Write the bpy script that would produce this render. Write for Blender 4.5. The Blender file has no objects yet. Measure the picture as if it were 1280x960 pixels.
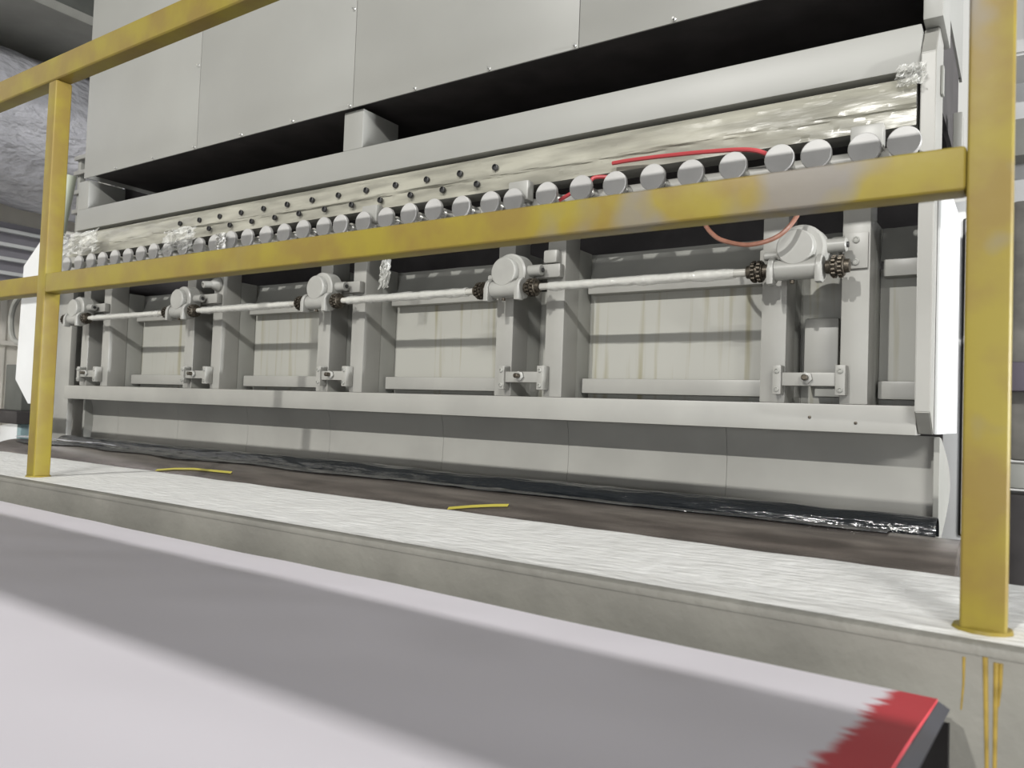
import bpy, bmesh, math, random
from mathutils import Vector, Matrix, noise
random.seed(7)
scene = bpy.context.scene
COL = scene.collection
Z0 = 1.6            # eye height above the hall floor; z values below are measured from the eye

# ------------------------------------------------------------------ camera, world, lights
FPX, CX, CY = 960.0, 640.0, 480.0
ax = Vector((790 + CX, CY - 460, -FPX)).normalized()          # machine length axis, in camera (right, down, forward)
au = Vector((0.037, -1.0, 0.0)); au.z = -(ax.x * au.x + ax.y * au.y) / ax.z; au.normalize()
ay = au.cross(ax)
cam = bpy.data.cameras.new('camera'); cam_o = bpy.data.objects.new('camera', cam); COL.objects.link(cam_o)
right = Vector((ax.x, ay.x, au.x)); down = Vector((ax.y, ay.y, au.y)); fwd = Vector((ax.z, ay.z, au.z))
M = Matrix((right, -down, -fwd)).transposed().to_4x4(); M.translation = (0, 0, Z0)
cam_o.matrix_world = M
cam.sensor_width = 36.0; cam.lens = 36.0 * FPX / 1280.0; cam.clip_start = 0.02; cam.clip_end = 200
cam.dof.use_dof = True; cam.dof.focus_distance = 2.4; cam.dof.aperture_fstop = 6.0
scene.camera = cam_o

w = bpy.data.worlds.new('hall_air'); scene.world = w; w.use_nodes = True
bg = w.node_tree.nodes['Background']; bg.inputs[0].default_value = (0.93, 0.96, 1.0, 1); bg.inputs[1].default_value = 0.13

def area(name, loc, target, size, power, color=(1, 1, 1), sy=None):
    l = bpy.data.lights.new(name, 'AREA'); l.energy = power; l.size = size; l.color = color
    if sy: l.shape = 'RECTANGLE'; l.size_y = sy
    o = bpy.data.objects.new(name, l); COL.objects.link(o)
    o.location = (loc[0], loc[1], loc[2] + Z0)
    d = Vector(target) - Vector(loc); o.rotation_euler = d.to_track_quat('-Z', 'Y').to_euler()
    return o
# flood lamp on the hall side opposite the machine, and a lamp row beyond the machine's right end
area('flood_light', (-2.2, -14.0, 8.55), (-2.2, 2.0, 0.2), 0.30, 1950, (1.0, 0.985, 0.95), 0.15)
area('strip_light', (9.0, -14.0, 8.55), (9.0, 2.0, 0.2), 6.0, 2700, (1.0, 0.99, 0.965), 0.15)
area('bay_light', (11.0, 1.75, 0.55), (-2.0, 1.3, 0.2), 0.4, 2100, (0.98, 0.99, 1.0))
# added low, wide front fill lifting the shaded parts of the machine
area('front_fill', (2.0, -8.5, -0.3), (2.0, 2.0, -0.1), 9.0, 420, (0.97, 0.98, 1.0), 2.4)
vs = scene.view_settings; vs.view_transform = 'Standard'; vs.look = 'None'; vs.exposure = 0.0; vs.gamma = 1.0; vs.use_curve_mapping = False

# ------------------------------------------------------------------ materials
def mat(name, col, rough=0.45, metal=0.0, var=0.0, vscale=6.0, bump=0.0, bscale=60.0, col2=None, stretch=None, spec=0.5, lo=0.4, hi=0.62):
    m = bpy.data.materials.new(name); m.use_nodes = True
    nt = m.node_tree; b = nt.nodes['Principled BSDF']
    b.inputs['Roughness'].default_value = rough; b.inputs['Metallic'].default_value = metal
    b.inputs['Specular IOR Level'].default_value = spec
    b.inputs['Base Color'].default_value = (*col, 1)
    geo = nt.nodes.new('ShaderNodeNewGeometry')
    mp = nt.nodes.new('ShaderNodeMapping'); nt.links.new(geo.outputs['Position'], mp.inputs['Vector'])
    if stretch: mp.inputs['Scale'].default_value = stretch
    if var > 0 or col2:
        n = nt.nodes.new('ShaderNodeTexNoise'); n.inputs['Scale'].default_value = vscale; n.inputs['Detail'].default_value = 6
        nt.links.new(mp.outputs[0], n.inputs['Vector'])
        r = nt.nodes.new('ShaderNodeValToRGB'); nt.links.new(n.outputs['Fac'], r.inputs['Fac'])
        r.color_ramp.elements[0].position = lo; r.color_ramp.elements[1].position = hi
        c2 = col2 if col2 else tuple(c * (1 - var) for c in col)
        r.color_ramp.elements[0].color = (*c2, 1); r.color_ramp.elements[1].color = (*col, 1)
        nt.links.new(r.outputs['Color'], b.inputs['Base Color'])
    if bump > 0:
        n2 = nt.nodes.new('ShaderNodeTexNoise'); n2.inputs['Scale'].default_value = bscale; n2.inputs['Detail'].default_value = 4
        nt.links.new(mp.outputs[0], n2.inputs['Vector'])
        bp = nt.nodes.new('ShaderNodeBump'); bp.inputs['Strength'].default_value = bump; bp.inputs['Distance'].default_value = 0.01
        nt.links.new(n2.outputs['Fac'], bp.inputs['Height']); nt.links.new(bp.outputs['Normal'], b.inputs['Normal'])
    return m

PAINT = mat('grey_green_paint', (0.30, 0.296, 0.272), 0.38, var=0.10, vscale=5)
HOODP = mat('hood_sheet_paint', (0.275, 0.275, 0.255), 0.42, var=0.06, vscale=2.5)
CAST = mat('cast_grey_paint', (0.325, 0.323, 0.30), 0.36, var=0.10, vscale=12)
WHITE = mat('white_paint', (0.66, 0.67, 0.67), 0.4, var=0.04)
DARK = mat('recess_shade_and_dark_steel', (0.045, 0.040, 0.040), 0.7, var=0.3, vscale=8)  # recess shade painted into inner plates and slab wall; pump, unit bases truly dark
BLACKM = mat('black_oxide', (0.025, 0.025, 0.025), 0.45)
CHAIN = mat('oily_chain_steel', (0.10, 0.085, 0.065), 0.42, 0.7, var=0.5, vscale=90)
CHROME = mat('bright_steel', (0.62, 0.62, 0.60), 0.28, 0.85, var=0.15, vscale=40)
SHAFTM = mat('filmed_shaft', (0.58, 0.57, 0.52), 0.25, 0.25, var=0.2, vscale=18, stretch=(0.4, 3, 3))
YELLOW = mat('worn_yellow_paint', (0.225, 0.18, 0.027), 0.40, var=0.0, vscale=9, col2=(0.19, 0.135, 0.032), bump=0.05, bscale=35, spec=0.2)
CONC = mat('painted_concrete', (0.205, 0.20, 0.175), 0.75, var=0.22, vscale=5, bump=0.25, bscale=45)
DECKM = mat('white_deck', (0.84, 0.84, 0.82), 0.6, var=0.08, vscale=30, bump=0.55, bscale=42, stretch=(0.55, 1.6, 1))
ROLLM = mat('dull_roll_shell', (0.29, 0.255, 0.23), 0.27, 0.75, var=0.35, vscale=14, stretch=(0.35, 3, 3), bump=0.05, bscale=120)
FILMB = mat('black_plastic_film', (0.012, 0.014, 0.016), 0.13, 0.0, bump=0.9, bscale=26, stretch=(0.35, 2.5, 2.5), spec=0.8)
FOIL = mat('silver_wrap', (0.70, 0.70, 0.75), 0.24, 0.2, var=0.25, vscale=3, bump=1.0, bscale=5, stretch=(1.5, 0.9, 1.5))
FOIL.node_tree.nodes['Bump'].inputs['Distance'].default_value = 0.07
DUCTD = mat('dark_green_grey', (0.10, 0.105, 0.095), 0.6, var=0.2)
VIOLET = mat('violet_grey_louvre', (0.27, 0.26, 0.29), 0.55, var=0.1)
CREAM = mat('cream_cladding', (0.72, 0.69, 0.62), 0.6, var=0.06)
FLOORM = mat('hall_floor', (0.30, 0.29, 0.27), 0.6, var=0.2, vscale=1.5)
RED = mat('red_hose', (0.38, 0.05, 0.055), 0.35)
PINK = mat('pinkish_brown_hose', (0.27, 0.125, 0.085), 0.35, var=0.3, vscale=30)
TAPE = mat('yellow_tape', (0.40, 0.35, 0.06), 0.4)
DRIPM = mat('dried_yellow_drip', (0.33, 0.23, 0.045), 0.4, var=0.3, vscale=40)
PLATED = mat('grey_primer', (0.29, 0.29, 0.265), 0.5, var=0.1)

def yellow_wear():
    # grey bare patches with shapes of their own on the yellow paint
    nt = YELLOW.node_tree; b = nt.nodes['Principled BSDF']
    src = b.inputs['Base Color'].links[0].from_socket
    geo = nt.nodes.new('ShaderNodeNewGeometry'); n = nt.nodes.new('ShaderNodeTexNoise')
    n.inputs['Scale'].default_value = 5.5; n.inputs['Detail'].default_value = 3
    nt.links.new(geo.outputs['Position'], n.inputs['Vector'])
    r = nt.nodes.new('ShaderNodeValToRGB'); r.color_ramp.elements[0].position = 0.55; r.color_ramp.elements[1].position = 0.66
    nt.links.new(n.outputs['Fac'], r.inputs['Fac'])
    mx = nt.nodes.new('ShaderNodeMix'); mx.data_type = 'RGBA'
    sx = nt.nodes.new('ShaderNodeSeparateXYZ'); nt.links.new(geo.outputs['Position'], sx.inputs[0])
    mr = nt.nodes.new('ShaderNodeMapRange'); mr.inputs['From Min'].default_value = -1.7; mr.inputs['From Max'].default_value = -0.2; nt.links.new(sx.outputs['X'], mr.inputs['Value'])
    ml = nt.nodes.new('ShaderNodeMath'); ml.operation = 'MULTIPLY'; nt.links.new(mr.outputs['Result'], ml.inputs[0]); nt.links.new(r.outputs['Color'], ml.inputs[1])   # the busy end of the railing is the worn one
    nt.links.new(ml.outputs[0], mx.inputs['Factor']); nt.links.new(src, mx.inputs[6]); mx.inputs[7].default_value = (0.165, 0.15, 0.13, 1)
    nt.links.new(mx.outputs[2], b.inputs['Base Color'])
yellow_wear()

def drip_panel():
    m = mat('stained_sheet', (0.47, 0.465, 0.41), 0.45)
    nt = m.node_tree; b = nt.nodes['Principled BSDF']
    geo = nt.nodes.new('ShaderNodeNewGeometry'); mp = nt.nodes.new('ShaderNodeMapping'); mp.inputs['Scale'].default_value = (34, 1, 1.6)
    nt.links.new(geo.outputs['Position'], mp.inputs['Vector'])
    n = nt.nodes.new('ShaderNodeTexNoise'); n.inputs['Scale'].default_value = 1.0; n.inputs['Detail'].default_value = 4
    nt.links.new(mp.outputs[0], n.inputs['Vector'])
    r = nt.nodes.new('ShaderNodeValToRGB'); r.color_ramp.elements[0].position = 0.54; r.color_ramp.elements[1].position = 0.74
    r.color_ramp.elements[0].color = (0.315, 0.312, 0.28, 1); r.color_ramp.elements[1].color = (0.225, 0.21, 0.14, 1)
    nt.links.new(n.outputs['Fac'], r.inputs['Fac'])
    nt.links.new(r.outputs['Color'], b.inputs['Base Color'])
    return m
STAIN = drip_panel()

def film_mat(name, col, alpha):
    m = mat(name, col, 0.14, 0.0, bump=0.6, bscale=60, spec=0.9)
    m.node_tree.nodes['Principled BSDF'].inputs['Alpha'].default_value = alpha
    return m
FILM = film_mat('clear_plastic_film', (0.72, 0.72, 0.68), 0.42)
WRAP = mat('plastic_wrapped_beam', (0.36, 0.35, 0.29), 0.3, 0.0, var=0.35, vscale=7, stretch=(0.5, 3, 3), bump=0.28, bscale=14, spec=0.6)

def web_mat():
    m = bpy.data.materials.new('white_web_with_red_edge'); m.use_nodes = True
    nt = m.node_tree; b = nt.nodes['Principled BSDF']; b.inputs['Roughness'].default_value = 0.65
    geo = nt.nodes.new('ShaderNodeNewGeometry'); sx = nt.nodes.new('ShaderNodeSeparateXYZ'); nt.links.new(geo.outputs['Position'], sx.inputs[0])
    mp = nt.nodes.new('ShaderNodeMapping'); mp.inputs['Scale'].default_value = (3, 90, 0); nt.links.new(geo.outputs['Position'], mp.inputs['Vector'])
    n = nt.nodes.new('ShaderNodeTexNoise'); n.inputs['Scale'].default_value = 1; n.inputs['Detail'].default_value = 3; nt.links.new(mp.outputs[0], n.inputs['Vector'])
    a = nt.nodes.new('ShaderNodeMath'); a.operation = 'MULTIPLY_ADD'; a.inputs[1].default_value = 0.035; nt.links.new(n.outputs['Fac'], a.inputs[0]); nt.links.new(sx.outputs['X'], a.inputs[2])
    r = nt.nodes.new('ShaderNodeMapRange'); r.inputs['From Min'].default_value = -0.108; r.inputs['From Max'].default_value = -0.098; nt.links.new(a.outputs[0], r.inputs['Value'])
    mx = nt.nodes.new('ShaderNodeMix'); mx.data_type = 'RGBA'
    mx.inputs[6].default_value = (0.80, 0.765, 0.82, 1); mx.inputs[7].default_value = (0.55, 0.035, 0.05, 1)
    nt.links.new(r.outputs['Result'], mx.inputs['Factor']); nt.links.new(mx.outputs[2], b.inputs['Base Color'])
    return m
WEB = web_mat()

# ------------------------------------------------------------------ mesh helpers
class MB:
    def __init__(self): self.bm = bmesh.new()
    def _merge(self, t):
        me = bpy.data.meshes.new('t'); t.to_mesh(me); t.free(); self.bm.from_mesh(me); bpy.data.meshes.remove(me)
    def box(self, x0, x1, y0, y1, z0, z1, bev=0.0, seg=2):
        t = bmesh.new(); bmesh.ops.create_cube(t, size=1.0)
        for v in t.verts:
            v.co = Vector((x0 if v.co.x < 0 else x1, y0 if v.co.y < 0 else y1, z0 if v.co.z < 0 else z1))
        if bev > 0: bmesh.ops.bevel(t, geom=t.edges[:], offset=bev, segments=seg, affect='EDGES', profile=0.6)
        self._merge(t); return self
    def prism(self, poly, x0, x1, bev=0.0):         # polygon in (y, z), swept along x
        t = bmesh.new(); a = [t.verts.new((x0, p[0], p[1])) for p in poly]; b = [t.verts.new((x1, p[0], p[1])) for p in poly]
        n = len(poly)
        t.faces.new(a); t.faces.new(b[::-1])
        for i in range(n): t.faces.new((a[i], b[i], b[(i + 1) % n], a[(i + 1) % n]))
        bmesh.ops.recalc_face_normals(t, faces=t.faces[:])
        if bev > 0: bmesh.ops.bevel(t, geom=t.edges[:], offset=bev, segments=2, affect='EDGES')
        self._merge(t); return self
    def lathe(self, prof, p, axis, seg=24):          # prof: (distance along axis, radius)
        ax_ = Vector(axis).normalized(); u = ax_.orthogonal().normalized(); v = ax_.cross(u); p = Vector(p)
        t = bmesh.new(); rings = []
        for d, r in prof:
            if r < 1e-6: rings.append([t.verts.new(p + ax_ * d)])
            else: rings.append([t.verts.new(p + ax_ * d + (u * math.cos(2 * math.pi * k / seg) + v * math.sin(2 * math.pi * k / seg)) * r) for k in range(seg)])
        for a, b in zip(rings[:-1], rings[1:]):
            for k in range(seg):
                k2 = (k + 1) % seg
                if len(a) == 1: t.faces.new((a[0], b[k], b[k2]))
                elif len(b) == 1: t.faces.new((a[k], b[0], a[k2]))
                else: t.faces.new((a[k], b[k], b[k2], a[k2]))
        if len(rings[0]) > 1: t.faces.new(rings[0][::-1])
        if len(rings[-1]) > 1: t.faces.new(rings[-1])
        bmesh.ops.recalc_face_normals(t, faces=t.faces[:])
        self._merge(t); return self
    def cyl(self, p0, p1, r, seg=20):
        d = Vector(p1) - Vector(p0); c = min(r * 0.12, d.length * 0.2)
        return self.lathe([(0, r - c), (c, r), (d.length - c, r), (d.length, r - c)], p0, d, seg)
    def tube(self, pts, r, seg=8):
        pts = [Vector(p) for p in pts]; t = bmesh.new(); rings = []; u = None
        for i, p in enumerate(pts):
            d = (pts[min(i + 1, len(pts) - 1)] - pts[max(i - 1, 0)]).normalized()
            u = d.orthogonal().normalized() if u is None else (u - d * u.dot(d)).normalized()
            v = d.cross(u); rr = r[i] if isinstance(r, (list, tuple)) else r
            rings.append([t.verts.new(p + (u * math.cos(2 * math.pi * k / seg) + v * math.sin(2 * math.pi * k / seg)) * rr) for k in range(seg)])
        for a, b in zip(rings[:-1], rings[1:]):
            for k in range(seg): t.faces.new((a[k], b[k], b[(k + 1) % seg], a[(k + 1) % seg]))
        t.faces.new(rings[0][::-1]); t.faces.new(rings[-1])
        bmesh.ops.recalc_face_normals(t, faces=t.faces[:]); self._merge(t); return self
    def grid(self, fn, nu, nv, thick=0.0):
        t = bmesh.new(); g = [[t.verts.new(fn(i / nu, j / nv)) for j in range(nv + 1)] for i in range(nu + 1)]
        for i in range(nu):
            for j in range(nv): t.faces.new((g[i][j], g[i + 1][j], g[i + 1][j + 1], g[i][j + 1]))
        bmesh.ops.recalc_face_normals(t, faces=t.faces[:])
        if thick: bmesh.ops.solidify(t, geom=t.faces[:], thickness=thick)
        self._merge(t); return self
    def build(self, name, m, parent=None):
        bm = self.bm; co = [v.co for v in bm.verts]
        o3 = Vector(((min(c.x for c in co) + max(c.x for c in co)) / 2, (min(c.y for c in co) + max(c.y for c in co)) / 2, min(c.z for c in co)))
        for v in bm.verts: v.co -= o3
        me = bpy.data.meshes.new(name); bm.to_mesh(me); bm.free(); me.materials.append(m)
        me.polygons.foreach_set('use_smooth', [True] * len(me.polygons)); me.set_sharp_from_angle(angle=math.radians(32))
        o = bpy.data.objects.new(name, me); COL.objects.link(o)
        wloc = o3 + Vector((0, 0, Z0))
        if parent: o.parent = parent; o.location = wloc - world_loc(parent)
        else: o.location = wloc
        return o
def world_loc(o):
    l = Vector(o.location)
    while o.parent: o = o.parent; l += Vector(o.location)
    return l
def tag(o, label, cat, group=None, kind=None):
    if label: o['label'] = label
    if cat: o['category'] = cat
    if group: o['group'] = group
    if kind: o['kind'] = kind
    return o
def thing(name, loc, label, cat, group=None):
    o = bpy.data.objects.new(name, None); COL.objects.link(o); o.empty_display_size = 0.1
    o.location = (loc[0], loc[1], loc[2] + Z0); return tag(o, label, cat, group)
def copy_tree(o, parent=None):
    c = o.copy(); COL.objects.link(c); c.parent = parent
    for ch in o.children: copy_tree(ch, c)
    return c
def struct(o, label=None, cat=None):
    o['kind'] = 'structure'
    if label: o['label'] = label
    if cat: o['category'] = cat
    return o
def plate_xz(poly, y0, y1, name, m, parent):
    mb = MB(); t = bmesh.new(); a = [t.verts.new((p[0], y0, p[1])) for p in poly]; bb = [t.verts.new((p[0], y1, p[1])) for p in poly]; n = len(poly)
    t.faces.new(a); t.faces.new(bb[::-1])
    for i in range(n): t.faces.new((a[i], bb[i], bb[(i + 1) % n], a[(i + 1) % n]))
    bmesh.ops.recalc_face_normals(t, faces=t.faces[:]); mb._merge(t); return mb.build(name, m, parent)
ORD = ['first', 'second', 'third', 'fourth', 'fifth', 'sixth', 'seventh', 'eighth', 'ninth', 'tenth', 'eleventh', 'twelfth', 'thirteenth', 'fourteenth',
       'fifteenth', 'sixteenth', 'seventeenth', 'eighteenth', 'nineteenth', 'twentieth', 'twenty-first', 'twenty-second', 'twenty-third', 'twenty-fourth',
       'twenty-fifth', 'twenty-sixth', 'twenty-seventh', 'twenty-eighth', 'twenty-ninth', 'thirtieth', 'thirty-first', 'thirty-second', 'thirty-third',
       'thirty-fourth', 'thirty-fifth', 'thirty-sixth', 'thirty-seventh', 'thirty-eighth']

# ------------------------------------------------------------------ setting
struct(MB().box(-14, 8, -9, 12, -1.7, -1.6).build('floor', FLOORM), 'grey hall floor below the machine platform', 'floor')
wl = MB().box(-7.5, -7.4, -4, 9, -1.6, 4.5).build('wall_left', CREAM); struct(wl, 'cream clad hall wall beyond the machine left end', 'wall')
for i in range(14):
    y = 1.9 + i * 0.16
    MB().box(-7.4, -7.375, y, y + 0.05, -1.5, 1.0, 0.008).build('cladding_rib', CREAM, wl)
MB().box(-7.4, -7.33, 1.5, 6, 0.40, 0.44, 0.005).build('wall_rail', CREAM, wl)
struct(MB().box(-8, 6, 9.0, 9.1, -1.6, 4.5).build('wall_back', mat('back_wall', (0.5, 0.5, 0.48), 0.6)), 'pale hall wall far behind the machine', 'wall')

# concrete platform: curb, supporting pillar, white deck
curb = plate_xz([(-7.0, -0.254), (0.010, -0.254), (0.016, -0.257), (0.019, -0.264), (0.019, -1.6), (-0.0695, -1.6), (-0.0695, -0.340), (-7.0, -0.340)], 1.03, 1.12, 'curb', CONC, None); struct(curb, 'grey painted concrete curb and corner pillar along the platform edge', 'curb')
MB().box(-7.0, 0.014, 1.0275, 1.058, -0.258, -0.2458, 0.003).build('curb_lip', CONC, curb)
for (x, z1, z0, r) in ((-0.0567, -0.262, -0.322, 0.0014), (-0.036, -0.258, -0.50, 0.0022), (-0.0255, -0.262, -0.50, 0.0022), (-0.021, -0.262, -0.31, 0.0018)):
    xe = x + (0.004 if x < -0.03 and x > -0.05 else -0.002)
    MB().tube([(x, 1.0302, z1), ((x + xe) / 2 + 0.001, 1.0304, (z1 + z0) / 2), (xe, 1.0304, z0)], [r * 1.3, r, r * 0.8], 8).build('paint_drip', DRIPM, curb)
struct(MB().box(-7.0, 0.02, 1.121, 1.5, -0.34, -0.262).build('trim_2', CONC), 'concrete platform slab under the white deck', 'slab')
deck = MB().grid(lambda u, v: Vector((-7.0 + 7.6 * u, 1.0585 + 0.4415 * v, -0.2485 + 0.0022 * noise.noise(Vector((u * 55, v * 9, 3))) - 0.003 * (v > 0.999))), 420, 12, -0.012).build('walkway_deck', DECKM)
struct(deck, 'rough white walkway deck behind the curb', 'deck')
side = MB().box(0.021, 0.6, 1.05, 1.49, -1.6, -0.264, 0.01).build('trim_3', WHITE); struct(side, 'white block beside the concrete corner pillar', 'block')
struct(MB().box(-7.0, -0.10, 1.44, 1.5, -1.6, -0.345).build('trim_4', DARK), 'dark wall below the platform slab', 'wall')

# ------------------------------------------------------------------ white web in front of the platform
def webz(Y):
    if Y < 0.15: return -0.157 - 0.148 * 0.15 - (0.15 - Y) * 0.5
    return -0.157 - 0.148 * Y
web = thing('fabric_web', (-2, 0.5, -0.3), 'white fabric web with a red edge stretched below the curb', 'fabric')
def webf(u, v):
    X = -5.2 + 5.123 * u; Y = -0.25 + 1.215 * v
    wv = 0.0030 * noise.noise(Vector((X * 1.6, Y * 3.2, 1.0))) + 0.0012 * noise.noise(Vector((X * 6, Y * 9, 4.0)))
    return Vector((X, Y, webz(Y) + wv))
MB().grid(webf, 260, 70, 0.004).build('web_sheet', WEB, web)
MB().grid(lambda u, v: Vector((-0.0775 + 0.011 * u, -0.25 + 1.215 * v, webz(-0.25 + 1.215 * v) - 0.001 - 0.006 * u)), 2, 60, 0.003).build('edge_strip', mat('navy_edge', (0.035, 0.04, 0.06), 0.35), web)['label'] = 'dark navy edge strip'
MB().prism([(-0.2, -0.42), (0.95, -0.42), (0.95, -0.32), (0.3, -0.225), (-0.2, -0.40)], -5.0, -0.10).build('web_bed', BLACKM, web)

# added unseen beam behind the viewpoint, shaped to throw its shade on the web
caster = thing('shade_beam', (-2, -1.1, 0.3), 'grey steel beam added out of view to shade the web', 'beam')
MB().box(-8, 3.0, -1.05, -0.98, 0.655, 0.762, 0.004).build('web_plate', PAINT, caster)
MB().box(-8, 3.0, -1.05, -0.95, 0.7625, 0.77, 0.002).build('flange', PAINT, caster)
for x in (-7.5, -5.5, 1.6, 2.8):
    MB().box(x, x + 0.1, -1.15, -1.051, -1.6, 0.762, 0.004).build('column', PAINT, caster)

# ------------------------------------------------------------------ machine frame
F = 2.0
frame = thing('paper_press', (-2.1, 2.05, -0.35), 'long grey-green welded machine frame with paired uprights and recessed panels', 'machine frame')
MB().box(-4.12, -0.2135, F, F + 0.10, -0.024, 0.0445, 0.003).build('lower_beam', PAINT, frame)
UL = [-0.575, -1.413, -2.240, -3.094, -3.975]; UR = [-0.382, -1.229, -2.063, -2.898, -3.780]
for k in range(5):
    for x in (UL[k], UR[k]):
        MB().box(x, x + 0.064, F + 0.001, F + 0.09, 0.0445, 0.609, 0.004).build('upright', PAINT, frame)
    MB().box(UR[k] + 0.044, UR[k] + 0.062, F + 0.091, F + 0.172, 0.02, 0.51, 0.002).build('jamb_plate', PLATED, frame)
    MB().box(UL[k] + 0.044, UL[k] + 0.060, F + 0.091, F + 0.172, 0.02, 0.51, 0.002).build('jamb_plate', PLATED, frame)
xs = [-0.215] + [x for k in range(5) for x in (UR[k] + 0.062, UL[k] + 0.062)] + [-4.12]
for k in range(len(xs) - 1):
    x1, x0 = xs[k] - 0.0005, xs[k + 1] + 0.0005
    wide = abs(x1 - x0) > 0.4 or k == 0
    MB().box(x0, x1, 2.174, 2.182, 0.02, 0.40).build('inner_panel', STAIN, frame)
    MB().grid(lambda u, v: Vector((x0 + (x1 - x0) * u, 2.165 + 0.045 * v, 0.418 + 0.095 * v + 0.002 * noise.noise(Vector((u * 6, v * 3, k))))), 12, 3, 0.004).build('sloped_plate', PLATED, frame)
    if wide:
        MB().box(x0 + 0.012, x1, 2.128, 2.172, 0.374, 0.418, 0.004).build('ledge', PAINT, frame)
        MB().box(x0 + 0.006, x1, 2.118, 2.172, 0.062, 0.108, 0.004).build('lower_rail', PAINT, frame)
    else:
        MB().box(x0 + 0.045, x1 - 0.02, 2.13, 2.172, 0.066, 0.10, 0.003).build('lower_rail', PLATED, frame)
MB().box(-0.49, -0.405, 2.10, 2.172, 0.10, 0.27, 0.006).build('guide_block', PAINT, frame)
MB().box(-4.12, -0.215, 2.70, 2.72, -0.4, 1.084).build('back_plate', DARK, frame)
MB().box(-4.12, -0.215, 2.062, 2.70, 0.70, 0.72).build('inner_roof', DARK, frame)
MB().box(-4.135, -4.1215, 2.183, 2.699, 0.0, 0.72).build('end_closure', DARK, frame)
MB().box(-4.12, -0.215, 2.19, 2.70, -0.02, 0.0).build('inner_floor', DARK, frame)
for (x, z) in ((-0.449, 0.0105), (-0.343, 0.0)):
    MB().lathe([(0, 0.004), (-0.003, 0.0035), (-0.004, 0)], (x, F, z), (0, 1, 0), 10).build('pin', CHAIN, frame)
# small anchors bolted on the uprights
a = MB().box(-0.376, -0.322, F - 0.008, F, 0.374, 0.462, 0.002).build('mount_plate', PAINT, frame)
for z in (0.39, 0.444): MB().lathe([(0, 0.008), (-0.004, 0.008), (-0.005, 0.005), (-0.0035, 0.004), (-0.0035, 0)], (-0.349, F - 0.008, z), (0, 1, 0), 14).build('bolt', PLATED, a)
a = MB().lathe([(0, 0.03), (-0.01, 0.03), (-0.035, 0.014), (-0.07, 0.014), (-0.072, 0.008), (-0.06, 0.007), (-0.06, 0)], (UR[3] + 0.03, F, 0.49), (0.1, 1, 0.15), 18).build('nozzle', PAINT, frame)
a = MB().box(UR[1] + 0.002, UR[1] + 0.05, F - 0.03, F, 0.449, 0.49, 0.008).build('mount_block', PAINT, frame)

# apron panels below the beam
apron = thing('apron', (-2.1, 2.16, -0.36), 'grey-green apron plate in sections below the lower beam', 'machine panel')
ex = [-0.187, -0.705, -1.22, -1.735, -2.315, -2.83, -3.35, -3.87, -4.12]
prof = [(2.138, -0.026), (2.150, -0.06), (2.156, -0.12), (2.154, -0.18), (2.145, -0.24), (2.125, -0.33)]
back = [(y + 0.006, z) for y, z in prof[::-1]]
for k in range(len(ex) - 1):
    MB().prism(prof + back, ex[k + 1] + 0.0004, ex[k] - 0.0004, 0.0006).build('apron_panel', PAINT, apron)
def dplate(x0, x1):
    pts = [(2.112, -0.026)] + [(2.16 + 0.28 * math.sin(math.pi * t), -0.03 - 0.26 * t) for t in [i / 12 for i in range(0, 13)]] + [(2.11, -0.31)]
    return MB().prism(pts, x0, x1, 0.001)
dplate(-0.1865, -0.174).build('end_plate', PLATED, apron)
dplate(-4.14, -4.1215).build('end_plate', PLATED, apron)

# end cheek at the right
ck = thing('end_cheek', (-0.195, 2.1, -0.03), 'upright grey end cheek with sloped top at the machine right end', 'machine part')
MB().prism([(1.955, 0.857), (1.955, 0.03), (2.03, -0.02), (2.12, -0.02), (2.12, 0.94), (2.02, 0.94)], -0.2125, -0.181, 0.002).build('cheek_bar', PAINT, ck)
sp = MB().box(-0.1805, -0.172, 2.04, 2.62, -0.02, 0.62, 0.003).build('side_plate', WHITE, ck); sp['label'] = 'white side plate'
MB().box(-0.1805, -0.174, 2.05, 2.055 + 0.02, 0.79, 0.86, 0.002).build('slot', PLATED, ck)
MB().box(-0.172, -0.150, 2.3, 2.36, 0.70, 0.83, 0.004).build('clamp', PLATED, ck)
cab = thing('white_cabinet', (-0.15, 3.0, -0.7), 'white cabinet with rounded black-edged door behind the machine right end', 'cabinet')
MB().box(-0.24, -0.06, 2.80, 3.3, -1.6, 0.72, 0.01).build('cabinet_body', WHITE, cab)
MB().box(-0.176, -0.066, 2.786, 2.800, -0.34, 0.66, 0.006).build('door_seal', BLACKM, cab)
MB().box(-0.169, -0.070, 2.775, 2.786, -0.335, 0.655, 0.006).build('cabinet_door', mat('lilac_white', (0.66, 0.66, 0.70), 0.4), cab)

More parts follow.
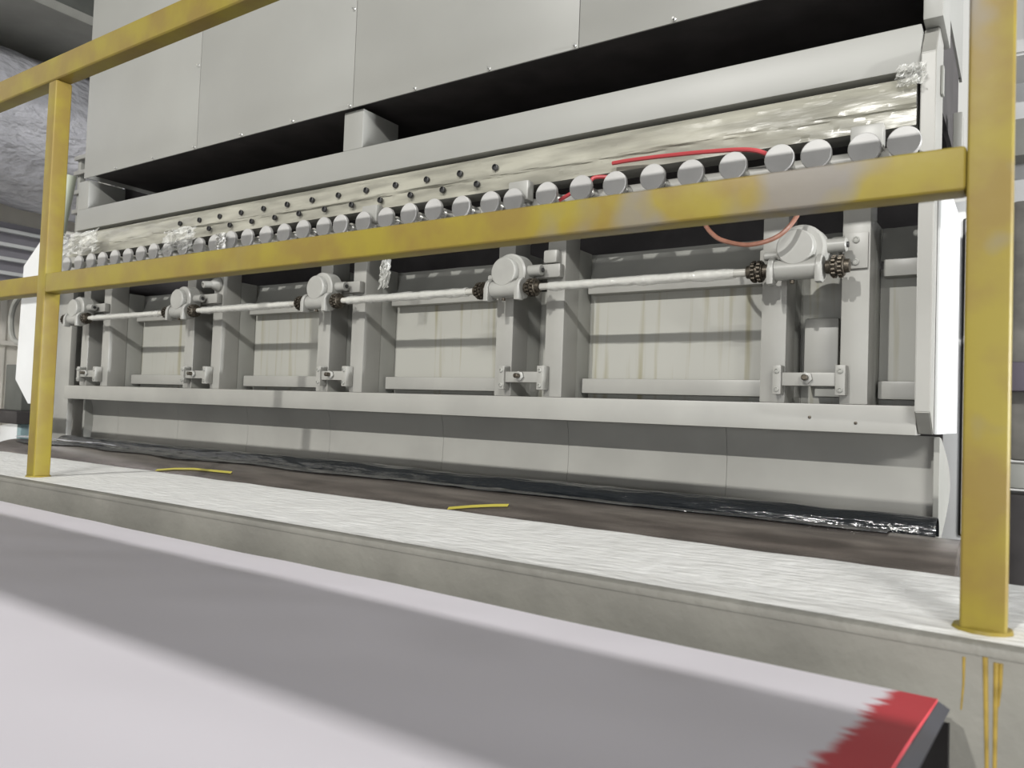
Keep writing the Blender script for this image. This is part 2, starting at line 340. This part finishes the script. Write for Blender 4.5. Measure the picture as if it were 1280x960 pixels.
# ------------------------------------------------------------------ upper beam, hood, wrapped beam
ub = thing('upper_beam', (-2.1, 2.0, 0.829), 'plain grey horizontal beam under the dark slot of the hood', 'beam')
MB().box(-4.03, -0.214, 1.97, 2.10, 0.829, 0.934, 0.003).build('beam_body', HOODP, ub)
for x0, x1 in ((-2.118, -2.02), (-4.03, -3.93), (-0.2115, -0.170)):
    MB().box(x0, x1, 1.972, 2.16, 0.9345 if x0 < -0.3 else 0.942, 1.079, 0.003).build('spacer_post', HOODP, ub)
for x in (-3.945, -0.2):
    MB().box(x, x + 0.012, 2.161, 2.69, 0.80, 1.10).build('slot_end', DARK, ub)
hood = thing('hood', (-2.1, 2.3, 1.08), 'large grey sheet-metal hood with bolted panels above the dark slot', 'hood')
hx = [-0.18, -1.117, -2.054, -3.0, -3.94]
for k in range(4):
    p = MB().box(hx[k + 1] + 0.001, hx[k] - 0.001, 1.95, 1.956, 1.081, 2.55, 0.0012).build('hood_panel', HOODP, hood)
    xb = [hx[k] - 0.012 - j * 0.3126 for j in range(3)]
    pts = [(x, 1.089) for x in xb] + [(hx[k] - 0.012, 1.089 + 0.36 * j) for j in range(1, 4)]
    for (x, z) in pts:
        MB().lathe([(0, 0.006), (-0.003, 0.006), (-0.004, 0.004), (-0.012, 0.0035), (-0.012, 0)], (x, 1.95, z), (0, 1, 0), 8).build('bolt', CHROME, p)
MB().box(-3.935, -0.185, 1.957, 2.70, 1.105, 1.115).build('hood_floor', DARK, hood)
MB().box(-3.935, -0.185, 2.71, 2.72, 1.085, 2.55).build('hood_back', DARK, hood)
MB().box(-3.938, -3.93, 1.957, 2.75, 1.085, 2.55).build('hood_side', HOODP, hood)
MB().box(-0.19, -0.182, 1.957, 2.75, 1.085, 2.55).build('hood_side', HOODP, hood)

wb = thing('wrapped_beam', (-2.1, 2.0, 0.69), 'crossbeam wrapped in crinkled clear plastic above the row of round caps', 'beam')
def wrapf(u, v):
    X = -4.06 + 3.84 * u
    yy, zz = [(1.955, 0.695), (1.955, 0.735), (1.945, 0.74), (1.955, 0.79), (1.985, 0.815), (2.06, 0.818)][min(int(v * 5), 5)] if v < 1 else (2.06, 0.818)
    f = v * 5 - int(v * 5)
    if v < 1:
        a_ = [(1.957, 0.692), (1.955, 0.73), (1.950, 0.742), (1.957, 0.79), (1.975, 0.812), (2.06, 0.816)]
        i = int(v * 5); yy = a_[i][0] * (1 - f) + a_[i + 1][0] * f; zz = a_[i][1] * (1 - f) + a_[i + 1][1] * f
    n = noise.noise(Vector((X * 3.0, v * 5, 0.3))) * 0.007 + noise.noise(Vector((X * 14 + v * 10, v * 9, 2.0))) * 0.004
    return Vector((X, yy + n, zz + 0.3 * n))
MB().box(-4.06, -0.22, 1.975, 2.06, 0.70, 0.80, 0.004).build('beam_core', PAINT, wb)
MB().grid(wrapf, 560, 20).build('plastic_wrap', WRAP, wb)
for k in range(13):
    for (x0, z, q) in ((-0.720, 0.392, 0), (-0.756, 0.3695, 1)):
        x = (x0 - 0.0722 * k) * 1.945
        if x < -3.1: continue
        MB().lathe([(0, 0.0105), (-0.008, 0.0105), (-0.009, 0.008), (-0.004, 0.006), (-0.004, 0)], (x, 1.948, z * 1.945), (0, 1, 0), 10).build('bolt', BLACKM, wb)

# ------------------------------------------------------------------ row of round caps on their bar
MB_bar = MB().cyl((-4.1, 1.985, 0.634), (-0.216, 1.985, 0.634), 0.022, 16)
bar = thing('cap_bar', (-2.1, 1.98, 0.60), 'grey round bar carrying the row of caps', 'bar')
MB_bar.build('bar_tube', PAINT, bar)
for k in range(5):
    MB().box(UL[k] + 0.012, UL[k] + 0.052, 2.008, 2.07, 0.6095, 0.65, 0.003).build('bar_foot', PAINT, bar)
CAPX = [-.1251, -.1688, -.2247, -.2696, -.3300, -.3890, -.4458, -.5047, -.5619, -.6223, -.6850, -.7303, -.7878, -.8482, -.9035, -.9594, -1.0152, -1.0731, -1.121]
while CAPX[-1] > -2.06: CAPX.append(CAPX[-1] - 0.0567)
TALL = {1: 'tall flat-topped', 10: 'tall flat-topped', 16: 'tall flat-topped'}
CY_ = 1.88
CAPM = mat('pale_cap_paint', (0.43, 0.425, 0.41), 0.4, var=0.1, vscale=9)
def make_cap(x, z, r):
    c = thing('round_cap', (x, CY_, z), None, 'cap', 'round caps in a row on the grey bar')
    MB().lathe([(0.0, 0), (0.0, r - 0.002), (0.002, r), (0.012, r), (0.014, r - 0.003), (0.014, 0)], (x, CY_, z), (0, 1, 0), 28).build('cap_disc', CAPM, c)
    MB().lathe([(0, 0.011), (0.04, 0.011), (0.04, 0.017), (0.068, 0.017), (0.068, 0.0)], (x, CY_ + 0.0145, z), (0, 1, 0), 14).build('stem', CHROME, c)
    return c
proto = make_cap(CAPX[0] * CY_, 0.634, 0.0355)
for i, q in enumerate(CAPX):
    c = proto if i == 0 else copy_tree(proto)
    c.location = (q * CY_, CY_ + random.uniform(-0.003, 0.003), 0.634 + random.uniform(-0.004, 0.003) + Z0)
    side_txt = 'round grey cap on the bar, %s from the right end cheek' % ORD[i]
    c['label'] = side_txt
    if i in TALL:
        x = q * CY_; r = 0.036
        MB().box(x - r, x + r, CY_ + 0.03, CY_ + 0.065, 0.634, 0.695, 0.006).build('top_block', CAST, c)

# ------------------------------------------------------------------ gearboxes, couplings, shafts, brackets
GX = [-0.469, -1.321, -2.149, -3.004, -3.87]
YS, ZS = 1.93, 0.368
def make_gearbox(x):
    g = thing('screw_jack_gearbox', (x, YS, 0.33), None, 'gearbox', 'worm gearboxes along the line shaft')
    z = 0.418
    h = MB().lathe([(0.0, 0), (0.0, 0.052), (0.004, 0.058), (0.05, 0.060), (0.055, 0.055), (0.055, 0)], (x + 0.008, 1.915, z), (0, 1, 0), 32)
    h.box(x - 0.045, x + 0.05, 1.925, 1.965, 0.368, 0.42, 0.008).build('housing', CAST, g)
    MB().lathe([(0.0, 0), (0.0, 0.041), (0.003, 0.044), (0.022, 0.046), (0.022, 0)], (x, 1.893, z), (0, 1, 0), 32).build('cover', CAST, g)
    MB().lathe([(0, 0.026), (0.125, 0.026)], (x - 0.0625, YS - 0.012, ZS), (1, 0, 0), 24).build('worm_tube', CAST, g)
    for s in (-1, 1):
        xx = x + s * 0.056
        fl = MB().lathe([(-0.007, 0.030), (-0.005, 0.033), (0.005, 0.033), (0.007, 0.030)], (xx, YS - 0.012, ZS), (1, 0, 0), 24)
        fl.box(xx - 0.008, xx + 0.008, YS - 0.045, YS - 0.015, ZS - 0.038, ZS + 0.004, 0.003).build('flange', CAST, g)
    MB().cyl((x + 0.052, 1.945, z + 0.006), (x + 0.108, 1.945, z + 0.006), 0.017, 18).build('stub', CAST, g)
    MB().lathe([(0, 0.007), (0.004, 0.007), (0.004, 0)], (x + 0.1085, 1.945, z + 0.006), (1, 0, 0), 12).build('stub_bore', BLACKM, g)
    MB().cyl((x - 0.085, 1.945, z - 0.008), (x - 0.045, 1.945, z - 0.008), 0.011, 14).build('stub', CAST, g)
    MB().lathe([(0, 0.006), (-0.008, 0.006), (-0.008, 0)], (x - 0.01, YS - 0.012, ZS - 0.027), (0, 0, 1), 8).build('drain_plug', CHAIN, g)
    return g
def make_coupling(x):
    c = thing('chain_coupling', (x, YS - 0.012, ZS), None, 'coupling', 'chain couplings on the line shaft')
    p = (x, YS - 0.012, ZS)
    MB().lathe([(-0.026, 0.016), (-0.014, 0.017), (-0.012, 0.021), (0.012, 0.021), (0.014, 0.017), (0.026, 0.016)], p, (1, 0, 0), 18).build('sprocket', CHAIN, c)
    m = MB(); n = 14
    for row in (-0.007, 0.007):
        for k in range(n):
            a = 2 * math.pi * (k + 0.5 * (row > 0)) / n
            cy, cz = p[1] + 0.0235 * math.cos(a), p[2] + 0.0235 * math.sin(a)
            d = Vector((0, math.cos(a), math.sin(a)))
            m.lathe([(-0.0045, 0.003), (-0.004, 0.0043), (0.004, 0.0043), (0.0045, 0.003)], (p[0] + row, cy, cz), (1, 0, 0), 7)
    m.build('chain', CHROME if False else CHAIN, c)
    for s in (-1, 1): MB().lathe([(0, 0.0245), (0.0015, 0.0245), (0.003, 0.022)], (x + s * 0.0125, p[1], p[2]), (s, 0, 0), 18).build('link_plate', CHAIN, c)
    return c
gp = make_gearbox(GX[0]); cpA = None
names5 = ['rightmost', 'second', 'middle', 'fourth', 'leftmost']
gl = ['large worm gearbox nearest the right end cheek, brown hose above it', 'worm gearbox second from the right end cheek, at the centre of the picture',
      'worm gearbox in the middle of the five, left of the hanging plastic strip', 'worm gearbox fourth from the right, beside the upright with the nozzle', 'worm gearbox at the far left, partly behind the yellow post']
for k in range(5):
    g = gp if k == 0 else copy_tree(gp)
    g.location.x = GX[k]; g['label'] = gl[k]
cp = make_coupling(GX[0] - 0.094)
for k in range(5):
    for s in (-1, 1):
        c = cp if (k == 0 and s == -1) else copy_tree(cp)
        c.location.x = GX[k] + s * 0.094
        c['label'] = 'oily dark chain coupling on the %s side of the %s' % ('left' if s < 0 else 'right', ['gearbox nearest the right end cheek', 'second gearbox from the right', 'middle gearbox', 'fourth gearbox from the right', 'far left gearbox'][k])
sh = ['between the right end cheek gearbox and the second', 'between the second and the middle gearbox', 'between the middle and the fourth gearbox', 'between the fourth and the far left gearbox']
for k in range(4):
    x1 = GX[k] - 0.094 - 0.0265; x0 = GX[k + 1] + 0.094 + 0.0265
    t = thing('line_shaft', ((x0 + x1) / 2, YS, ZS), 'plastic-covered steel shaft ' + sh[k], 'shaft', 'line shafts between gearboxes')
    MB().cyl((x0, YS - 0.012, ZS), (x1, YS - 0.012, ZS), 0.0105, 16).build('shaft_rod', SHAFTM, t)
    L = x1 - x0
    MB().tube([(x0 + L * (0.05 + 0.9 * i / 24), YS - 0.012 + random.uniform(-.001, .001), ZS - 0.001 + random.uniform(-.001, .001)) for i in range(25)], [0.0125 + random.uniform(0, 0.0035) for i in range(25)], 12).build('plastic_sleeve', FILM, t)
arm_lab = ['right end', 'second', 'middle', 'fourth', 'far left']
for k in range(5):
    t = thing('gearbox_arm', (GX[k] + 0.1, 1.98, 0.36), 'grey mounting arm behind the %s gearbox' % arm_lab[k], 'bracket', 'gearbox mounting arms')
    MB().box(UL[k] + 0.0, UR[k] + 0.062, 1.972, 1.999, 0.405, 0.447, 0.006).build('arm_bar', PAINT, t) if k else MB().box(UL[k] + 0.0, UR[k] - 0.004, 1.972, 1.999, 0.395, 0.435, 0.006).build('arm_bar', PAINT, t)
    MB().box(GX[k] - 0.03, GX[k] + 0.04, 1.966, 1.9715, 0.36, 0.45, 0.001).build('arm_pad', PAINT, t)
for k in range(5):
    x0 = UL[k] + 0.040; x1 = UR[k] + 0.020
    if k == 0: x0 = -0.533
    t = thing('adjuster_bracket', ((x0 + x1) / 2, 1.97, 0.065), 'pale cross bracket with centre screw at the foot of the %s pair of uprights' % ['rightmost', 'second', 'middle', 'fourth', 'leftmost'][k], 'bracket', 'adjuster brackets')
    for (a0, a1) in ((x0, x0 + 0.021), (x1 - 0.023, x1)):
        e = MB().box(a0, a1, 1.965, 1.999, 0.065, 0.138, 0.002).build('end_block', WHITE if False else PAINT, t)
        for z in (0.078, 0.124):
            MB().lathe([(0, 0.0065), (-0.004, 0.0065), (-0.005, 0.004), (-0.002, 0.0035), (-0.002, 0)], ((a0 + a1) / 2, 1.965, z), (0, 1, 0), 12).build('bolt', PLATED, e)
    MB().box(x0 + 0.0215, x1 - 0.0235, 1.972, 1.992, 0.087, 0.120, 0.002).build('cross_bar', PAINT, t)
    xm = (x0 + x1) / 2 - 0.004
    MB().lathe([(0, 0.015), (-0.01, 0.015), (-0.011, 0.013), (-0.011, 0)], (xm, 1.9715, 0.1065), (0, 1, 0), 6).build('nut', CAST, t)
    MB().lathe([(0, 0.0075), (-0.018, 0.0075), (-0.02, 0.005), (-0.02, 0)], (xm, 1.9600, 0.1065), (0, 1, 0), 12).build('screw', CHAIN, t)

# ------------------------------------------------------------------ roll and the black film on it
roll = thing('press_roll', (-2.1, 1.8, -0.67), 'long dull metal roll lying between the deck and the apron', 'roll')
RC, RZ, RR = 1.80, -0.449, 0.22
MB().lathe([(0, 0.0), (0, RR - 0.004), (0.004, RR), (4.021, RR), (4.025, RR - 0.004), (4.025, 0)], (-4.13, RC, RZ), (1, 0, 0), 96).build('roll_shell', ROLLM, roll)
for x, s in ((-4.13, -1), (-0.105, 1)): MB().cyl((x + s * 0.001, RC, RZ), (x + s * 0.25, RC, RZ), 0.07, 24).build('journal', CHROME, roll)
bf = thing('black_film', (-2.1, 1.98, -0.28), 'crumpled glossy black plastic film lying along the top of the roll', 'plastic film')
def filmf(u, v):
    X = -4.05 + 3.885 * u; a = math.pi * (1.08 - 1.16 * v)
    r = 0.036 + 0.006 * noise.noise(Vector((X * 2.2, v * 3, 9))) + 0.004 * noise.noise(Vector((X * 9, v * 6, 5)))
    return Vector((X, 1.985 - 1.25 * r * math.cos(math.pi - a) * -1, -0.245 + 1.05 * r * math.sin(a)))
MB().grid(filmf, 420, 14, 0.002).build('film_tube', FILMB, bf)
MB().grid(lambda u, v: Vector((-4.02 + 3.78 * u, RC + (RR + 0.004 + 0.005 * max(0, noise.noise(Vector((u * 11, v * 2, 1)))) + 0.003 * max(0, noise.noise(Vector((u * 45, v * 6, 7))))) * math.cos(math.radians(50 + (44 + 11 * (1 - u)) * v + 9 * noise.noise(Vector((u * 10, 0, 0))) * v)),
                               RZ + (RR + 0.004 + 0.005 * max(0, noise.noise(Vector((u * 11, v * 2, 1)))) + 0.003 * max(0, noise.noise(Vector((u * 45, v * 6, 7))))) * math.sin(math.radians(50 + (44 + 11 * (1 - u)) * v + 9 * noise.noise(Vector((u * 10, 0, 0))) * v)))), 420, 12, 0.0015).build('film_flap', FILMB, bf)
# pale film at the far left of the roll
pf = MB().grid(lambda u, v: Vector((-4.1 + 0.75 * u, RC + (RR + 0.016 + 0.006 * noise.noise(Vector((u * 6, v * 3, 3)))) * math.cos(math.radians(75 + 22 * v * (1 - 0.6 * u))),
     RZ + (RR + 0.016 + 0.006 * noise.noise(Vector((u * 6, v * 3, 3)))) * math.sin(math.radians(75 + 22 * v * (1 - 0.6 * u))))), 60, 10, 0.001).build('pale_film', film_mat('pale_film', (0.7, 0.7, 0.74), 0.75))
tag(pf, 'pale shiny plastic film draped over the far left end of the roll', 'plastic film')
for pts, lab in ((((-0.7895, -.1657), (-0.7406, -.1575), (-0.70, -.152), (-0.6709, -.149)), 'yellow tape strip on the roll near the middle of the deck'),
                 (((-1.63, -.165), (-1.56, -.157), (-1.49, -.152), (-1.36, -.150)), 'yellow tape strip on the roll left of the middle, farther away')):
    P_ = []
    for (rx, rz) in pts:      # follow the roll surface
        best = None
        for i in range(400):
            a = math.radians(90 + i * 0.2); y = RC + (RR + 0.003) * math.cos(a); z = RZ + (RR + 0.003) * math.sin(a)
            e = abs(z / y - rz)
            if best is None or e < best[0]: best = (e, y, z)
        P_.append(Vector((rx * best[1], best[1], best[2])))
    P2 = []
    for a_, b_ in zip(P_[:-1], P_[1:]):
        for i in range(5): P2.append(a_.lerp(b_, i / 5))
    P2.append(P_[-1])
    m = MB(); nn = len(P2) - 1
    m.grid(lambda u, v: P2[min(int(round(u * nn)), nn)] + Vector((0, -0.003 + 0.007 * v, -0.002 + 0.006 * v)), nn, 1, 0.0012)
    tag(m.build('tape_strip', TAPE), lab, 'tape')

# ------------------------------------------------------------------ hoses and loose plastic
def spline(pts, n=8):
    pts = [Vector(p) for p in pts]; out = []
    for i in range(len(pts) - 1):
        p0 = pts[max(i - 1, 0)]; p1 = pts[i]; p2 = pts[i + 1]; p3 = pts[min(i + 2, len(pts) - 1)]
        for k in range(n):
            t = k / n
            out.append(0.5 * ((2 * p1) + (p2 - p0) * t + (2 * p0 - 5 * p1 + 4 * p2 - p3) * t * t + (3 * p1 - p0 - 3 * p2 + p3) * t ** 3))
    out.append(pts[-1]); return out
h = MB().tube(spline([(-.51 * 1.93, 1.935, .368 * 1.93), (-.4777 * 1.93, 1.93, .3672 * 1.93), (-.4286 * 1.92, 1.92, .3654 * 1.92), (-.3704 * 1.91, 1.91, .3619 * 1.91), (-.3156 * 1.91, 1.91, .3564 * 1.91), (-.2892 * 1.92, 1.92, .3479 * 1.92), (-.275 * 1.95, 1.95, .335 * 1.95)]), 0.006, 8).build('red_hose', RED)
tag(h, 'red hose arching over the round caps near the right end', 'hose')
h = MB().tube(spline([(-.60 * 1.91, 1.92, .325 * 1.91), (-.555 * 1.90, 1.915, .345 * 1.9), (-.54 * 1.91, 1.92, .352 * 1.91), (-.515 * 1.93, 1.94, .349 * 1.93)]), 0.0055, 8).build('red_hose', RED)
tag(h, 'short red hose stub between two caps near the middle', 'hose')
h = MB().tube(spline([(-.372 * 1.87, 1.87, .29 * 1.87), (-.3676 * 1.87, 1.87, .2658 * 1.87), (-.3559 * 1.86, 1.86, .2482 * 1.86), (-.3392 * 1.85, 1.85, .2368 * 1.85), (-.3069 * 1.84, 1.84, .2285 * 1.84), (-.2761 * 1.84, 1.84, .2330 * 1.84), (-.2563 * 1.85, 1.85, .2456 * 1.85), (-.2421 * 1.87, 1.87, .2677 * 1.87), (-.235 * 1.88, 1.88, .30 * 1.88)]), 0.0058, 8).build('brown_hose', PINK)
tag(h, 'brown-pink hose hanging in a loop above the right gearbox', 'hose')

def crumple(name, c, su, sv, amp, label, seed, m=FILM, normal_y=True):
    def fn(u, v):
        p = Vector((u * 4, v * 4, seed))
        d = noise.noise(p * 1.3) * amp + noise.noise(p * 3.1) * amp * 0.5
        e = noise.noise(p * 2 + Vector((9, 3, 1))) * amp * 0.6
        return Vector((c[0] + (u - 0.5) * su + e, c[1] + d, c[2] + (v - 0.5) * sv + d * 0.5 + e))
    o = MB().grid(fn, 26, 26).build(name, m)
    return tag(o, label, 'plastic film')
crumple('plastic_scrap', (-.952 * 1.97, 1.965, .245 * 1.97), 0.045, 0.14, 0.018, 'clear plastic strip hanging beside the middle pair of uprights', 3)
crumple('plastic_scrap', (-2.02 * 1.90, 1.885, .385 * 1.90), 0.34, 0.10, 0.04, 'bunched clear plastic at the far left end of the wrapped beam', 11)
crumple('plastic_scrap', (-1.57 * 1.88, 1.855, .352 * 1.88), 0.22, 0.09, 0.03, 'loose clear plastic over the caps left of the bolts', 21)
crumple('plastic_scrap', (-.118 * 1.96, 1.94, .411 * 1.96), 0.06, 0.05, 0.018, 'torn clear plastic at the right corner below the upper beam', 31)
crumple('plastic_scrap', (-1.42 * 1.88, 1.86, .335 * 1.88), 0.05, 0.06, 0.02, 'small white plastic wad standing among the caps at left', 41, film_mat('white_wad', (0.75, 0.74, 0.7), 0.9))

# ------------------------------------------------------------------ guard railing
T = 0.047; YR = 1.10
rail = thing('guard_railing', (-1.2, YR, -0.25), 'worn yellow square-tube guard railing along the platform', 'railing')
PX = [-2.462, -0.0665]
for i, x in enumerate(PX):
    p = MB().box(x, x + T + (0.003 if i else 0), YR, YR + T, -0.2475, 0.937, 0.006, 3).build('post', YELLOW, rail)
    MB().lathe([(0, 0.0), (0, 0.034), (0.004, 0.032), (0.006, 0.026), (0.006, 0)], (x + T / 2, YR + T / 2, -0.2485), (0, 0, 1), 12).build('weld_collar', YELLOW, p)
MB().box(-4.6, PX[0] - 0.0005, YR + 0.001, YR + T - 0.001, 0.297, 0.352, 0.006, 3).build('middle_rail', YELLOW, rail)
MB().box(PX[0] + T + 0.0005, PX[1] - 0.0005, YR + 0.001, YR + T - 0.001, 0.297, 0.354, 0.006, 3).build('middle_rail', YELLOW, rail)
MB().box(-4.6, 0.4, YR - 0.001, YR + T + 0.001, 0.9375, 1.01, 0.008, 3).build('top_rail', YELLOW, rail)

# ------------------------------------------------------------------ background at the left
d = thing('wrapped_duct', (-6.6, 3.5, 1.7), 'big round duct wrapped in silver foil beyond the machine left end', 'duct')
def ductf(u, v):
    a = 2 * math.pi * v; Y = 0.6 + 5.6 * u
    r = 0.56 + 0.045 * noise.noise(Vector((Y * 1.4, math.cos(a) * 1.5, math.sin(a) * 1.5))) + 0.02 * noise.noise(Vector((Y * 5, math.cos(a) * 5, math.sin(a) * 5)))
    return Vector((-6.6 + r * math.cos(a), Y, 2.03 + r * math.sin(a)))
MB().grid(ductf, 90, 72).build('foil_wrap', FOIL, d)
b = thing('roof_girder', (-6.4, 3.5, 2.69), 'dark grey girder above the silver duct', 'girder')
MB().box(-6.9, -5.75, 0.5, 6.5, 2.76, 3.6, 0.01).build('girder_web', DUCTD, b)
MB().box(-6.95, -5.7, 0.5, 6.5, 2.69, 2.76, 0.01).build('girder_flange', PLATED, b)
lv = thing('louvre_screen', (-6.9, 3.3, 0.9), 'violet-grey louvre screen with pale slat edges below the duct', 'louvre')
MB().box(-7.0, -6.93, 1.6, 4.6, 0.80, 1.38, 0.004).build('backing', VIOLET, lv)
for i in range(5):
    z = 0.83 + i * 0.115
    MB().box(-6.93, -6.87, 1.6, 4.6, z, z + 0.03, 0.004).build('slat', WHITE, lv)
lp = thing('end_guard', (-4.5, 2.0, -0.05), 'white chamfered end guard plate left of the yellow post', 'machine panel')
plate_xz([(-4.66, 0.07), (-4.5, -0.06), (-4.30, -0.06), (-4.30, 0.84), (-4.44, 0.84), (-4.64, 0.70)], 2.0, 2.03, 'guard_plate', WHITE, lp)
MB().box(-4.30, -4.142, 2.031, 2.06, -0.36, 0.78, 0.004).build('filler_plate', PAINT, lp)
MB().box(-4.60, -4.146, 2.15, 2.17, -0.36, 0.78, 0.002).build('rear_plate', PAINT, lp)
tag(MB().tube(spline([(-4.9, 2.1, 0.56), (-4.97, 2.1, 0.50), (-4.99, 2.1, 0.40), (-4.93, 2.1, 0.30), (-4.62, 2.06, 0.27)]), 0.016, 8).build('cable_loop', PLATED), 'dark cable looping beside the white end guard', 'cable')
cg = thing('pipe_cage', (-5.6, 2.7, 1.2), 'small grey metal cage of bars behind the left yellow post', 'frame')
for (x, y) in ((-5.75, 2.80), (-5.5, 2.82), (-5.28, 2.82)):
    MB().box(x, x + 0.04, y, y + 0.04, -1.6, 1.72, 0.004).build('bar', PLATED, cg)
for z in (1.30, 1.44, 1.58, 1.69):
    MB().box(-5.76, -5.22, 2.775, 2.799, z, z + 0.03, 0.004).build('rung', PAINT, cg)
tag(MB().tube([(-4.30, 2.06, 1.18), (-4.36, 2.06, 0.98), (-4.40, 2.06, 0.83)], 0.03, 14).build('drain_pipe', mat('pale_green', (0.52, 0.56, 0.45), 0.4)), 'pale green pipe slanting down beside the left yellow post', 'pipe')
pm = thing('pump_motor', (-5.6, 2.4, -0.3), 'dark pump with a flat base at the far left edge', 'pump')
MB().box(-5.62, -5.38, 2.35, 2.6, -0.12, 0.18, 0.01).build('body', DUCTD, pm)
MB().box(-5.95, -5.2, 2.25, 2.7, -0.2, -0.12, 0.01).build('base_plate', DARK, pm)
MB().lathe([(0, 0.05), (0.03, 0.055), (0.09, 0.055), (0.12, 0.03), (0.12, 0)], (-5.62, 2.45, 0.08), (-1, 0, 0), 20).build('end_cap', DUCTD, pm)
for x in (-5.85, -5.30): MB().box(x, x + 0.05, 2.3, 2.35, -1.6, -0.2, 0.004).build('leg', mat('teal_leg', (0.25, 0.36, 0.38), 0.5), pm)
t = thing('white_tank', (-5.9, 3.0, -1.6), 'pale tank with a rounded lid behind the dark pump', 'tank')
MB().lathe([(0, 0.45), (1.25, 0.45), (1.33, 0.42), (1.36, 0.3), (1.37, 0)], (-6.6, 3.2, -1.6), (0, 0, 1), 32).build('tank_body', WHITE, t)

# ------------------------------------------------------------------ background at the right
r1 = thing('switch_box', (0.15, 3.6, 1.2), 'light grey box with a chamfered corner at the top right', 'box')
MB().prism([(3.5, 1.45), (3.5, 2.4), (3.9, 2.4), (3.9, 1.42)], -0.08, 0.5, 0.01).build('box_body', mat('light_grey', (0.55, 0.55, 0.54), 0.5), r1)
MB().box(0.0, 0.5, 3.44, 3.5, 1.5, 2.3, 0.02).build('box_lid', WHITE, r1)
r2 = thing('support_column', (0.2, 3.62, -1.6), 'pale column behind the right yellow post', 'column')
MB().box(-0.10, 0.9, 3.75, 3.85, 0.25, 1.44, 0.01).build('column_plate', WHITE, r2)
MB().box(-0.08, 0.5, 3.60, 3.74, 1.08, 1.24, 0.03).build('column_bracket', PLATED, r2)
r3 = thing('rear_unit', (0.2, 3.5, -1.6), 'dark rear machine unit seen right of the yellow post', 'machine')
MB().box(-0.06, 0.9, 3.5, 3.74, -0.12, 0.88, 0.02).build('unit_wall', mat('mottled_grey', (0.22, 0.21, 0.19), 0.6, var=0.4, vscale=6), r3)
MB().box(-0.10, 0.9, 3.40, 3.49, 0.14, 0.25, 0.01).build('unit_rail', mat('dark_violet', (0.10, 0.085, 0.11), 0.5), r3)
MB().box(-0.10, 0.9, 3.38, 3.49, -0.22, -0.125, 0.02).build('unit_ledge', PLATED, r3)
MB().box(-0.10, 0.9, 3.40, 3.6, -0.60, -0.24, 0.01).build('unit_base', DARK, r3)
